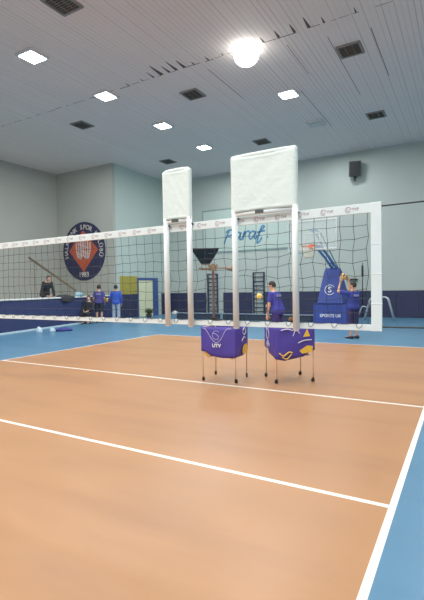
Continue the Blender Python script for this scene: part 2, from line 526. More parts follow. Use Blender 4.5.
# ---------------------------------------------------------------- wall padding
def wall_pad(a, b, z1, label, along='x', th=.06):
    """padded panels fixed along a wall from a to b"""
    L = abs(b - a)
    n = max(1, round(L / 1.0))
    mb = MB(); sm = MB()
    for i in range(n):
        c = a + (b - a) * (i + .5) / n
        w = L / n - .012
        if along == 'x': mb.box((c, YW - th / 2 - .002, z1 / 2 + .01), (w, th, z1))
        else: mb.box((XS + th / 2 + .002, c, z1 / 2 + .01), (th, w, z1))
    return tag(mb.build('wall_padding', M['pad'], None, 0.012), label, 'wall padding', 'navy wall padding')
wall_pad(-16.6, -13.95, 1.31, 'navy wall padding left of the farther-left wall bars, behind the narrow net panel posts')
wall_pad(-12.75, -10.82, 1.31, 'navy wall padding between the two sets of wall bars')
wall_pad(-10.0, 3.0, 1.33, 'long navy wall padding along the far wall behind the basketball stand')
wall_pad(18.06, 19.9, 1.31, 'navy wall padding under the ochre notice board', 'y')
wall_pad(22.2, 23.2, 1.31, 'navy wall padding in the corner right of the doorway', 'y')

# ---------------------------------------------------------------- barrier on the left
def barrier():
    p0, p1 = V((-14.35, 7.5, 0)), V((-16.62, 17.8, 0))
    d = (p1 - p0); L = d.length; ang = math.atan2(d.y, d.x)
    t = thing('barrier', 'long navy padded barrier with a white top edge on the left', 'barrier', p0, ang)
    mb = MB()
    n = 8
    for i in range(n):
        mb.box((L * (i + .5) / n, 0.07, .64), (L / n - .008, .12, 1.24))
    mb.build('panel', M['navy'], t, 0.01)
    MB().box((L / 2, .07, 1.29), (L, .22, .06)).build('coping', M['white'], t, 0.012)['label'] = 'white coping'
    MB().box((L / 2, -.005, .035), (L, .03, .07)).build('skirting', M['bag_pale'], t, 0.005)['label'] = 'pale skirting'
    return p0, d.normalized()
bp0, bd = barrier()
def on_barrier(y):
    s = (y - bp0.y) / bd.y
    return bp0 + bd * s

# raised stand behind the barrier
mb = MB()
mb.prism([(-20.95, 8, 0), (-14.8, 8, 0), (-16.75, 17.7, 0), (-20.95, 17.95, 0)], (0, 0, .62))
structure(mb.build('raised_platform', M['wall_grey']))
def stair_rail():
    t = thing('stair_rail', 'brown sloping stair rail behind the white barrier top, below the round emblem', 'rail', (-16.9, 15.5, .62))
    a, b = V((-3.5, 0, 2.79)), V((0, 0, 1.0))
    mb = MB()
    u = (b - a).normalized(); w = V((0, 1, 0)); q = u.cross(w)
    rs = [[c + w * sx * .03 + q * sz * .06 for sx, sz in ((-1, -1), (1, -1), (1, 1), (-1, 1))] for c in (a, b)]
    mb.loft(rs)
    mb.build('handrail', M['rail'], t, .01)
    for k in (.12, .5, .88):
        c = a.lerp(b, k)
        MB().cyl((c.x, .0, 0), (c.x, 0, c.z - .04), .02).build('post', M['rail'], t)
stair_rail()

# ---------------------------------------------------------------- emblem
def emblem():
    R = 1.66
    t = thing('club_emblem', 'large round navy club emblem with orange diamond on the left wall', 'emblem', (-18.87, YL - .002, 3.82))
    def disc(r, y0, y1, n=64):
        return [[V((r * math.cos(2 * PI * k / n), y, r * math.sin(2 * PI * k / n))) for k in range(n)] for y in (y0, y1)]
    MB().loft(disc(R, 0, -.04)).build('disc', M['emblem_navy'], t)
    h, w = 1.18, 1.14
    MB().prism([(0, -.041, h), (w, -.041, 0.05), (0, -.041, -h), (-w, -.041, .05)], (0, -.012, 0)).build('diamond', M['emblem_orange'], t)['label'] = 'orange diamond'
    # pale upright stripes bending in towards the foot
    mb = MB()
    for i in range(7):
        x = -.54 + i * .18
        top = .78 - abs(x) * .55
        bot = -.60 + abs(x) * .35
        mid = 0.05
        wd = .042
        xb = x * .72
        pts = [(x - wd, top), (x + wd, top), (x + wd, mid), (xb + wd, bot), (xb - wd, bot), (x - wd, mid)]
        mb.prism([(a, -.0535, b) for a, b in pts], (0, -.008, 0))
    for z in (.3, .0, -.28):
        mb.box((0, -.066, z), (.9, .008, .05), Matrix.Rotation(.35, 3, 'Y'))
    mb.build('stripes', M['emblem_pale'], t)
    MB().prism([(0, -.064, -.24), (.3, -.064, -.64), (0, -.064, -1.04), (-.3, -.064, -.64)], (0, -.006, 0)).build('small_diamond', M['emblem_orange'], t)
    txt = 'HALKBANK SPOR KULÜBÜ'
    a0, a1 = math.radians(190), math.radians(-10)
    rr = 1.36
    for i, ch in enumerate(txt):
        if ch == ' ': continue
        a = a0 + (a1 - a0) * i / (len(txt) - 1)
        me = text_mesh(ch, .37, .004, M['emblem_pale'], 0.006)
        o = obj('letter', me, t, (rr * math.cos(a), -.05, rr * math.sin(a)))
        o.rotation_mode = 'QUATERNION'
        o.rotation_quaternion = (Matrix.Rotation(-(a - PI / 2), 3, 'Y') @ Matrix.Rotation(PI / 2, 3, 'X')).to_quaternion()
    obj('year_lettering', text_mesh('1983', .40, .004, M['emblem_pale'], 0.008), t, (0, -.05, -1.34), (PI / 2, 0, 0))
emblem()

# ---------------------------------------------------------------- notice board, sign board, speaker
mbx = MB().box((0, 0, 0), (.03, 1.45, 1.02))
mbx.box((.016, 0, 0), (.008, 1.36, .93))
tag(mbx.build('notice_board', M['board'], None, .006, loc=(XS + .018, 19.15, 1.85)), 'ochre notice board on the pale side wall left of the doorway', 'notice board')

def sign_board():
    t = thing('sign_board', 'large pale wall sign with blue handwritten lettering', 'sign', (-11.25, YW - .002, 5.05))
    w, h = 5.7, 2.55
    MB().box((0, -.015, 0), (w, .03, h)).build('panel', M['sign'], t, .005)
    mb = MB()
    for c, s in (((0, -.02, h / 2), (w + .08, .05, .07)), ((0, -.02, -h / 2), (w + .08, .05, .09)), ((-w / 2, -.02, 0), (.05, .05, h)), ((w / 2, -.02, 0), (.05, .05, h))):
        mb.box(c, s)
    mb.build('edge', M['sign_edge'], t, .005)
    S = .262
    a_ = [(1.35, 2.5), (.7, 2.9), (.05, 1.9), (.15, .5), (.7, .35), (1.35, 2.0), (1.45, 2.8), (1.35, .8), (1.6, .2), (2.0, .7)]
    strokes = [
        [(.85, 3.6), (.5, 2.2), (.15, .4), (-.05, -.9)],
        [(.1, 3.2), (.9, 3.9), (2.1, 3.9), (2.5, 3.2), (2.0, 2.3), (.7, 1.8)],
        [(x + 2.5, y) for x, y in a_],
        [(4.5, .7), (4.9, 3.1), (4.8, 1.6), (4.65, .2)], [(4.75, 1.6), (5.3, 2.8), (5.9, 3.0), (6.1, 2.4)],
        [(x + 6.1, y) for x, y in a_],
        [(8.0, .7), (8.8, 2.8), (9.5, 4.0), (9.2, 4.5), (8.8, 3.8), (8.5, 1.6), (8.2, -1.0), (8.5, -1.3), (9.0, -.4), (9.2, .6)],
        [(7.9, 2.3), (8.7, 2.6), (9.8, 2.7)],
        [(10.5, .45), (10.75, .5)],
    ]
    mb = MB()
    for s in strokes:
        pts = smooth_path([(x * S - 1.35 + y * .025, -.03, y * .165 - .66) for x, y in s], 6)
        mb.tube(pts, .052, 6)
    for v in mb.bm.verts: v.co.y = -.032 + (v.co.y + .03) * .25
    mb.build('script_lettering', M['script'], t)['label'] = 'blue handwritten "Paraf." lettering'
sign_board()

def speaker():
    t = thing('wall_speaker', 'dark grey speaker box mounted high on the far wall at the right', 'speaker', (-4.88, YW - .38, 7.5), 0.25)
    R = Matrix.Rotation(.18, 3, 'X')
    MB().box((0, 0, 0), (.58, .36, .74), R).build('cabinet', M['dark_grey'], t, .02)
    MB().box(R @ V((0, -.186, 0)), (.52, .012, .68), R).build('grille', M['black'], t, .004)
    MB().cyl((0, .05, -.36), (0, .05, -.5), .06).box((0, .2, -.5), (.08, .34, .06)).build('bracket', M['black'], t, .005)
speaker()

# ---------------------------------------------------------------- wall bars
def wall_bars(x, label):
    t = thing('wall_bars', label, 'wall bars', (x, YW, 0), 0, 'climbing wall bars')
    for sx in (-.33, .33):
        MB().box((sx, -.09, 1.24), (.055, .14, 2.48)).build('upright', M['bars'], t, .01)
    for k in range(10):
        z = .2 + k * .25
        MB().cyl((-.33, -.10, z), (.33, -.10, z), .03, n=10).build('rung', M['bars'], t)
wall_bars(-13.45, 'dark blue wall bars behind the ball machine pole')
wall_bars(-10.38, 'dark blue wall bars left of the player with the floating ball')

# ---------------------------------------------------------------- benches
def bench(x, y, L, label, rz=0):
    t = thing('gym_bench', label, 'bench', (x, y, 0), rz, 'low gym benches')
    MB().box((0, 0, .31), (L, .26, .04)).build('seat', M['bench'], t, .01)
    MB().box((0, 0, .06), (L - .2, .06, .06)).build('rail', M['bench_dark'], t, .006)
    MB().box((0, -.08, .15), (L - .04, .02, .27)).build('apron', M['bench_dark'], t, .005)
    for s in (-1, 1):
        MB().box((s * (L / 2 - .25), 0, .15), (.06, .24, .28)).box((s * (L / 2 - .25), 0, .025), (.08, .34, .05)).build('leg', M['bench_dark'], t, .008)
bench(-12.05, 19.3, 2.7, 'long low gym bench in front of the left wall bars')
bench(-9.2, 19.3, 2.8, 'long low gym bench behind the player under the wide net panel')
bench(-6.75, 19.3, 1.9, 'long low gym bench just left of the basketball stand')
tag(MB().ell((0, 0, .12), .12, .12, .12).build('basketball', M['brown_ball'], None, loc=(-6.9, 18.95, 0)), 'small brown ball on the floor left of the basketball stand', 'ball')

# ---------------------------------------------------------------- volleyballs
def ball_mesh(cols):
    mb = MB()
    n = 12
    bm = mb.bm
    R = .105
    for ax in range(3):
        for sg in (-1, 1):
            grid = {}
            for i in range(n + 1):
                for j in range(n + 1):
                    a, b = math.tan((i / n * 2 - 1) * PI / 4), math.tan((j / n * 2 - 1) * PI / 4)
                    p = [0, 0, 0]; p[ax] = sg; p[(ax + 1) % 3] = a; p[(ax + 2) % 3] = b
                    r = R * (.965 if (j % 4 == 0 or i in (0, n)) else 1.0)
                    grid[i, j] = bm.verts.new(V(p).normalized() * r)
            for i in range(n):
                for j in range(n):
                    q = (grid[i, j], grid[i + 1, j], grid[i + 1, j + 1], grid[i, j + 1])
                    f = bm.faces.new(q if sg > 0 else q[::-1])
                    f.smooth = True
                    f.material_index = 1 if (j // 4 == 1) else (0 if (ax + (sg > 0)) % 3 else 2)
    bmesh.ops.remove_doubles(bm, verts=bm.verts, dist=1e-5)
    return mb.mesh('volleyball', cols)
BALL = ball_mesh([M['yellow'], M['ball_blue'], M['yellow']])
BALL2 = ball_mesh([M['yellow'], M['ball_cream'], M['yellow']])
def ball(loc, label, group=None, me=None, rot=None):
    o = obj('volleyball', me or BALL, None, loc, rot or (rng.uniform(0, 6), rng.uniform(0, 6), rng.uniform(0, 6)))
    return tag(o, label, 'ball', group)

# ---------------------------------------------------------------- net
ZT, ZB = 2.237, 1.294
NX0, NX1 = -10.1, -0.535
def sag(x):   # slight sag of the tapes between supports
    return -0.012 * math.sin((x - NX0) / (NX1 - NX0) * PI)
def net():
    t = thing('volleyball_net', 'black mesh volleyball net with white tapes stretched across the court', 'net', (0, D, 0))
    # mesh
    step = .1
    xs = []
    x = NX1 - .1
    while x > NX0: xs.append(x); x -= step
    zs = [ZT - .07 + (ZB + .05 - (ZT - .07)) * k / 9 for k in range(10)]
    r2 = random.Random(3)
    ph = [r2.uniform(0, 6) for _ in range(40)]
    def wob(x, k):
        env = math.sin(k / 9 * PI)
        zig = (.014 if round((x - NX1) / step) % 2 else -.012)
        return (env * (.016 * math.sin(x * 3.1 + ph[k]) + zig * .6 + .012 * math.sin(x * 7 + ph[k + 10])),
                env * .03 * math.sin(x * 1.7 + ph[k + 20] * .2), env * .012 * math.sin(k * 2.2 + x * 4))
    pts = {}
    for i, x in enumerate(xs):
        for k, z in enumerate(zs):
            dz, dy, dx = wob(x, k)
            q = .45 + .55 * max(0, min(1, (x + 3.2) / 2)); dz *= q; dx *= q
            pts[i, k] = V((x + dx, dy * .6, z + dz + sag(x)))
    mb = MB()
    rad = .0021
    for k in range(1, 9): mb.tube([pts[i, k] for i in range(len(xs))], rad, 4, False)
    for i in range(len(xs)): mb.tube([pts[i, k] for k in range(10)], rad, 4, False)
    mb.build('net_mesh', M['cord'], t)
    def band(z0, z1, nm, th=.008, sg=1):
        mb = MB()
        N = 60
        rs = []
        for i in range(N + 1):
            x = NX0 + (NX1 - NX0) * i / N
            s = sag(x) * sg
            rs.append([V((x, -th, z0 + s)), V((x, th, z0 + s)), V((x, th, z1 + s)), V((x, -th, z1 + s))])
        mb.loft(rs)
        for f in mb.bm.faces: f.smooth = False
        return mb.build(nm, M['tape'], t, .002, 1)
    top = band(ZT - .07, ZT, 'top_tape')
    bot = band(ZB, ZB + .045, 'bottom_tape', sg=0)
    mb = MB().box((NX1 - .038, 0, (ZT + ZB) / 2), (.076, .02, ZT - ZB + .005))
    for z in (ZB + .2, ZB + .42, ZB + .64): mb.box((NX1 - .038, 0, z), (.08, .024, .012))
    mb.build('side_band', M['tape'], t, .004)
    for z in (ZT - .03, ZB + .03):
        MB().tube([(NX1 - .01, 0, z), (NX1 + .5, 0, z + .005), (NX1 + 1.0, 0, z + .01)], .006, 8).build('rope', M['cord'], t)
    pm = MB().cyl((NX1 + 1.02, 0, .0), (NX1 + 1.02, 0, 2.5), .05, .05, 20).cyl((NX1 + 1.02, 0, 0), (NX1 + 1.02, 0, .03), .14, .12, 20)
    pm.build('post', M['white'], t)
    # lacing cord loops along the lower tape
    mb = MB()
    lp = []
    x = NX0 + .05
    while x < NX1 - .12:
        L = .185
        lp += [V((x, -.011, ZB + .0452)), V((x + L * .42, -.012, ZB + .048)), V((x + L * .46, -.014, ZB + .026)), V((x + L * .55, -.016, ZB + .018)), V((x + L * .64, -.014, ZB + .028)), V((x + L * .68, -.012, ZB + .045))]
        x += L
    mb.tube(smooth_path(lp, 3), .0020, 5)
    mb.build('lacing_cord', M['cord'], bot)
    # printed marks on the upper tape: a ball ring and three letters
    tm = text_mesh('TVF', .029, .0004, M['tape_print'], 0.0006)
    mk = MB()
    C = V((-.052, 0, 0))
    mk.tube([C + V((.021 * math.cos(a), .021 * math.sin(a), 0)) for a in [2 * PI * k / 16 for k in range(15)]], .0022, 5)
    mk.tube(smooth_path([C + V((-.006, .014, 0)), C + V((-.011, 0, 0)), C + V((-.002, -.011, 0)), C + V((.011, -.004, 0)), C + V((.009, .006, 0))], 3), .002, 5)
    for v in mk.bm.verts: v.co.z *= .2
    mk.bm.from_mesh(tm)
    me = mk.mesh('tape_mark', M['tape_print'], fix=False)
    x = -.720
    while x > -9.0:
        obj('tape_mark', me, top, (x, -.0092, ZT - .036 + sag(x)), (PI / 2, 0, 0))
        x -= .1885
net()

# ---------------------------------------------------------------- block panels on the net
def block_panel(x0, x1, zb0, ztop, z1, name_label, tilt):
    cx = (x0 + x1) / 2
    w = x1 - x0
    t = thing('block_panel', name_label, 'net panel', (cx, D - .04, 1.287))
    H = ztop - 1.287
    for s in (-1, 1):
        # white padded post, a touch wider below the tape
        xx = s * w / 2
        mb = MB().cyl((xx, 0, 0), (xx, 0, z1 - 1.287 + .02), .026, .026, 14)
        mb.cyl((xx, 0, z1 - 1.287), (xx, 0, H), .016, .016, 12)
        mb.ell((xx, 0, 0), .026, .026, .012)
        mb.build('post', M['white'], t)
        MB().box((xx, .026, .03), (.03, .03, .03)).build('lower_clip', M['white'], t, .005)
        MB().box((xx, .02, ZT - 1.287 - .02), (.052, .05, .022)).build('upper_clip', M['dark_grey'], t, .004)['label'] = 'dark clip'
    # stretched cloth sleeve with softly pillowed faces and rounded top corners
    mb = MB()
    nx, nz = 18, 22
    zl, zh = z1 - 1.287, H + .012
    r3 = random.Random(int(w * 100))
    A = [(r3.uniform(2, 9), r3.uniform(-8, 8), r3.uniform(0, 6)) for _ in range(6)]
    def pt(i, k, side):
        u, v = i / nx, k / nz
        x = (u - .5) * (w + .050)
        z = zl + (zh - zl) * v
        x *= 1 - .008 * math.sin(v * PI)
        z -= (.012 * math.sin(u * PI)) * (1 if v > .5 else -1) * abs(v - .5) * 2
        th = .0245 * (1 - .6 * math.sin(u * PI) ** 1.3 * (1 if 0.02 < v < .98 else .4))
        wr = sum(math.sin(a * 6 * u + b * 3 * v + c) for a, b, c in A) * .0012 * math.sin(u * PI)
        if i in (0, nx): th = .014
        return V((x, side * th + wr, z))
    F = [[mb.bm.verts.new(pt(i, k, -1)) for k in range(nz + 1)] for i in range(nx + 1)]
    B = [[mb.bm.verts.new(pt(i, k, 1)) for k in range(nz + 1)] for i in range(nx + 1)]
    for i in range(nx):
        for k in range(nz):
            mb.bm.faces.new((F[i][k], F[i + 1][k], F[i + 1][k + 1], F[i][k + 1])).smooth = True
            mb.bm.faces.new((B[i][k], B[i][k + 1], B[i + 1][k + 1], B[i + 1][k])).smooth = True
    for k in range(nz):
        for i in (0, nx):
            mb.bm.faces.new((F[i][k], F[i][k + 1], B[i][k + 1], B[i][k]))
    for i in range(nx):
        for k in (0, nz):
            mb.bm.faces.new((F[i][k], F[i + 1][k], B[i + 1][k], B[i][k]))
    cloth = mb.build('cloth', M['white_fabric'], t)
    # top tube inside the cloth, rounded corners
    MB().tube(smooth_path([(-w / 2, 0, H - .07), (-w / 2, 0, H - .01), (-w / 2 + .03, 0, H + .012), (w / 2 - .03, 0, H + .012), (w / 2, 0, H - .01), (w / 2, 0, H - .07)], 6), .0215, 12).build('top_tube', M['white_fabric'], t)
    MB().cyl((-w / 2, 0, z1 - 1.287 - .012), (w / 2, 0, z1 - 1.287 - .012), .017, n=12).build('lower_tube', M['white'], t)
    lx = -.06 * w
    MB().box((lx, -.0185, z1 - 1.287 - .008), (.075, .006, .028)).build('maker_label', M['dark_grey'], t, .001)['label'] = 'small dark label'
    return t
block_panel(-2.436, -2.178, 1.3, 2.70, 2.262, 'narrow white cloth block panel standing above the net on two posts', 0)
block_panel(-1.715, -1.178, 1.28, 2.715, 2.262, 'wide white cloth block panel standing above the net on two posts', 0)

# ---------------------------------------------------------------- ball carts
def cart(loc, rz, label, art):
    t = thing('ball_cart', label, 'ball cart', loc, rz, 'purple folding ball carts')
    a, b = (.305, .275) if art == 0 else (.325, .295)
    zt = .945
    for sx, sy in ((-1, -1), (1, -1), (1, 1), (-1, 1)):
        l = MB().tube([(sx * a, sy * b, .075), (sx * a, sy * b, .5), (sx * a, sy * b, zt)], .011, 10).build('leg', M['chrome'], t)
        c = MB()
        R = Matrix.Rotation(rng.uniform(-.9, .9), 3, 'Z')
        c.cyl(V((sx * a, sy * b, .033)) + R @ V((-.012, 0.01, 0)), V((sx * a, sy * b, .033)) + R @ V((.012, 0.01, 0)), .031, n=16)
        c.box(V((sx * a, sy * b, .066)) + R @ V((0, .005, 0)), (.034, .03, .022), R)
        c.build('castor', M['black'], l, .003)
    MB().tube([(-a, -b, zt), (a, -b, zt), (a, b, zt), (-a, b, zt)], .011, 8, close=True).build('top_frame', M['chrome'], t)
    # crossing stays under the bag
    mb = MB()
    for s in (-1, 1):
        mb.cyl((s * a, -b, .56), (-s * a, b, .78), .007).cyl((s * a, b, .56), (-s * a, -b, .78), .007)
    mb.build('folding_stays', M['chrome'], t)
    # cloth bag: four hanging sides (lower edge scooped) + sagging base
    mb = MB()
    o = .016
    A, B = a + o, b + o
    cor = [(-A, -B), (A, -B), (A, B), (-A, B)]
    N, K = 18, 8
    def low(side, u):
        T0 = ([(0, .53), (.12, .52), (.28, .45), (.6, .425), (.85, .43), (1, .44)], [(0, .44), (.5, .44), (1, .50)], [(0, .50), (.5, .46), (1, .48)], [(0, .48), (.5, .46), (1, .53)])
        T1 = ([(0, .415), (.22, .385), (.74, .45), (.80, .53), (1, .55)], [(0, .55), (.5, .47), (1, .5)], [(0, .5), (.5, .46), (1, .56)], [(0, .56), (.35, .55), (.44, .48), (1, .415)])
        tb = (T0 if art == 0 else T1)[side]
        for (u0, z0), (u1, z1) in zip(tb, tb[1:]):
            if u <= u1: return z0 + (z1 - z0) * (u - u0) / (u1 - u0)
        return tb[-1][1]
    loops = []
    for k in range(K + 1):
        lp = []
        for sd in range(4):
            p, q = V((*cor[sd], 0)), V((*cor[(sd + 1) % 4], 0))
            nrm = V((q.y - p.y, -(q.x - p.x), 0)).normalized()
            for i in range(N):
                u = i / N
                z0 = low(sd, u)
                v = k / K
                z = zt + .012 + (z0 - zt - .012) * v
                pp = p.lerp(q, u)
                bulge = math.sin(u * PI) * (.02 * math.sin(v * PI) + .014 * math.sin(9 * v + 7 * u + sd) * .4)
                lp.append(V((pp.x, pp.y, z)) + nrm * bulge)
        loops.append(lp)
    mb.loft(loops, False)
    # base
    last = loops[-1]
    cen = V((0, 0, .36))
    l1 = [V((p.x * .82, p.y * .82, .462)) for p in last]
    mb.loft([l1, [V((p.x * .5, p.y * .5, .435)) for p in last], [V((p.x * .12, p.y * .12, .425)) for p in last]], False)
    o_ = mb.build('bag', M['purple'], t, fix=False)
    sm = o_.modifiers.new('t', 'SOLIDIFY'); sm.thickness = .006
    dg = MB()
    y = -B - .046
    # printed curve-and-ring badge
    k_ = .0048
    def line(mb, pts, r=.006, close=False):
        mb.tube(smooth_path(pts, 5, close), r, 5, close=close)
    if art == 0:
        line(dg, [(-.285, y, .935), (-.22, y, .91), (-.105, y, .745), (-.02, y, .69), (.06, y, .745), (.16, y, .91), (.255, y, .93)], .0055)
        line(dg, [(-.02 + .075 * math.cos(q), y, .815 + .075 * math.sin(q)) for q in [.9 + k * .62 for k in range(8)]], .0045)
        line(dg, [(-.08, y, .85), (-.02, y, .83), (.02, y, .79), (.0, y, .75)], .0045)
        for v in dg.bm.verts: v.co.y = y + .012 + (v.co.y - y) * .3
        dg.build('printed_badge', M['cart_print'], t)['label'] = 'white printed ball badge'
        obj('lettering', text_mesh('UTV', .085, .002, M['logo_white'], .003), t, (-.02, -B - .036, .635), (PI / 2, 0, 0))
        # printed swirls on the right-hand side
        sd = MB()
        X = A + .030
        sd.tube(smooth_path([(X, -.02, .88), (X, .06, .92), (X, .12, .88), (X, .10, .82), (X, .02, .80), (X, -.03, .86)], 4), .008, 5)
        sd.tube(smooth_path([(X, -.08, .70), (X, .02, .76), (X, .12, .74)], 4), .008, 5)
        sd.build('side_print', M['logo_white'], t)
        fl = MB().prism([(X + .004, -.05, .48), (X + .004, .16, .46), (X + .004, .22, .56), (X + .004, .14, .64), (X + .004, .0, .62), (X + .004, -.06, .55)], (.004, 0, 0)).build('yellow_panel', M['yellow'], t)
        fl['label'] = 'yellow printed patch'
    else:
        # left-hand short side: upright ring badge and letters
        X = -A - .034
        for q0, rr, zz in ((0, .07, .84), (1, .03, .70)):
            dg.tube([(X, .02 + rr * math.cos(q), zz - .03 + rr * 1.2 * math.sin(q)) for q in [2 * PI * k / 14 for k in range(14)]], .007, 5, close=True)
        dg.tube(smooth_path([(X, .12, .92), (X, .05, .89), (X, -.02, .92)], 4), .006, 5)
        dg.build('printed_badge', M['logo_grey'], t)['label'] = 'grey printed ring badge'
        obj('lettering', text_mesh('UTV', .09, .002, M['logo_grey'], .003), t, (X + .002, .02, .62), (PI / 2, 0, -PI / 2))
        yy = -B - .036
        MB().prism([(.13, yy, .78), (.25, yy, .79), (.20, yy, .92)], (0, .004, 0)).build('yellow_panel', M['yellow'], t)['label'] = 'yellow printed triangle'
        MB().prism([(.06, yy, .55), (.11, yy, .50), (.29, yy, .53), (.30, yy, .62), (.2, yy, .635)], (0, .004, 0)).build('yellow_panel', M['yellow'], t)['label'] = 'yellow printed band'
        sd = MB()
        sd.tube(smooth_path([(.04, yy, .68), (.14, yy, .72), (.28, yy, .73)], 4), .008, 5)
        sd.tube(smooth_path([(-.05, yy, .80), (0, yy, .90), (.07, yy, .84)], 4), .007, 5)
        sd.tube(smooth_path([(-.26, yy, .90), (-.15, yy, .92), (-.05, yy, .89)], 4), .008, 5)
        sd.build('side_print', M['logo_white'], t)
        st = MB()
        st.tube(smooth_path([(-.29, yy + .004, .52), (-.22, yy, .47), (-.13, yy, .53), (-.06, yy, .52)], 4), .012, 5)
        st.tube(smooth_path([(-.24, yy + .004, .45), (-.16, yy, .42), (-.08, yy, .50)], 4), .010, 5)
        st.build('gold_print', M['yellow'], t)['label'] = 'gold printed strokes'
    return t
C1 = V((-3.72, 6.82, 0)); C2 = V((-2.695, 7.28, 0))
cart(C1, .10, 'purple cloth ball cart on castors standing behind the net at the left', 0)
cart(C2, .70, 'purple cloth ball cart turned cornerwise at the right, with yellow triangle print', 1)
def in_cart(C, rz, p): return C + Matrix.Rotation(rz, 3, 'Z') @ V(p)
ball(in_cart(C1, .10, (-.205, -.185, .515)), 'yellow volleyball bulging out under the left corner of the left cart bag', me=BALL2)
ball(in_cart(C1, .10, (.2, -.18, .50)), 'dark blue and yellow volleyball under the right front corner of the left cart bag', rot=(0, 0, 0))
ball(in_cart(C2, .70, (.2, -.18, .555)), 'yellow volleyball showing under the right corner of the right cart bag')
for C, rz, nm in ((C1, .13, 'left'), (C2, .663, 'right')):
    pass

# ---------------------------------------------------------------- basketball stand
def basketball():
    t = thing('basketball_stand', 'blue padded portable basketball stand with clear backboard and orange rim', 'basketball stand', (-4.79, 17.66, 0))
    # padded base box
    MB().box((0, .95, .45), (1.36, 1.9, .88)).build('base_cover', M['royal'], t, .03, 3)
    # tapering padded tower
    mb = MB()
    def sec(z, w, y0, y1): return [V((-w, y0, z)), V((w, y0, z)), V((w, y1, z)), V((-w, y1, z))]
    mb.loft([sec(.9, .53, .03, 1.3), sec(1.6, .405, .16, 1.1), sec(2.22, .29, .28, .9), sec(2.36, .24, .32, .86)])
    for f in mb.bm.faces: f.smooth = False
    mb.build('tower_cover', M['royal'], t, .025, 3)
    MB().box((0, -.004, .88), (1.3, .012, .012)).box((-.22, .005, .45), (.01, .012, .84)).box((.3, .005, .45), (.01, .012, .84)).build('cover_seam', M['seam'], t)
    # logo ring and letters
    tl = math.atan2(.13, .7)
    yS = lambda z: .03 + (z - .9) * .13 / .7 - .006
    mb = MB()
    mb.tube([(.0 + .2 * math.cos(a) - .02, yS(1.46 + .2 * math.sin(a)), 1.46 + .2 * math.sin(a)) for a in [.55 + k * .30 for k in range(18)]], .016, 6)
    mb.build('logo_ring', M['logo_white'], t)
    obj('logo_letter', text_mesh('S', .34, .004, M['logo_white'], .006), t, (-.02, yS(1.46) - .002, 1.46), (PI / 2 - tl, 0, 0))
    obj('lettering', text_mesh('SPORTS UK', .17, .004, M['logo_white'], .004), t, (.03, -.004, .41), (PI / 2, 0, 0))
    # arm: paired blue tubes to the board
    mb = MB()
    for sx in (-.09, .09):
        mb.tube([(.12 + sx, .55, 2.25), (.02 + sx, -.3, 2.72), (-.1 + sx, -1.05, 3.1), (-.1 + sx, -1.8, 3.15)], .05, 10)
        mb.tube([(.12 + sx, .7, 2.3), (-.1 + sx, -1.1, 3.62), (-.1 + sx, -1.8, 3.68)], .02, 10)
    mb.cyl((-.24, -1.78, 3.15), (.04, -1.78, 3.15), .03).cyl((-.24, -1.78, 3.68), (.04, -1.78, 3.68), .03)
    mb.cyl((-.19, -1.0, 3.08), (-.01, -1.0, 3.08), .025).cyl((-.08, .0, 2.55), (.16, .0, 2.55), .025)
    mb.build('arm', M['blue_steel'], t, fix=True)
    bx, by, bz = -.105, -1.92, 3.49
    bb = MB().box((bx, by, bz), (1.74, .02, 1.0)).build('backboard', M['acrylic'], t)
    bb['label'] = 'clear backboard'
    mb = MB()
    for c, s in (((bx, by, bz + .525), (1.84, .05, .06)), ((bx, by, bz - .525), (1.84, .05, .06)), ((bx - .9, by, bz), (.05, .05, 1.0)), ((bx + .9, by, bz), (.05, .05, 1.0))): mb.box(c, s)
    mb.build('backboard_frame', M['pale_metal'], bb, .006)
    mb = MB()
    for c, s in (((bx, by - .012, 3.55), (.60, .006, .03)), ((bx, by - .012, 3.12), (.60, .006, .03)), ((bx - .29, by - .012, 3.33), (.03, .006, .4)), ((bx + .29, by - .012, 3.33), (.03, .006, .4))): mb.box(c, s)
    mb.build('target_square', M['pale_metal'], bb)
    rc = V((bx, by - .40, 3.05))
    rm = MB()
    rm.tube([rc + V((.228 * math.cos(a), .228 * math.sin(a), 0)) for a in [2 * PI * k / 32 for k in range(32)]], .013, 8, close=True)
    rm.box((bx, by - .1, 3.03), (.14, .2, .05)).box((bx, by - .02, 3.06), (.2, .02, .18))
    rm = rm.build('rim', M['rim'], t)
    mb = MB()
    n = 12
    for k in range(n):
        for s in (-1, 1):
            pts = []
            for j in range(6):
                z = -.01 - j * .085
                r = .225 - .10 * (j / 5) ** .7
                a = 2 * PI * (k + s * j * .5) / n
                pts.append(rc + V((r * math.cos(a), r * math.sin(a), z)))
            mb.tube(pts, .006, 4)
    mb.build('hoop_net', M['net_white'], rm)
basketball()

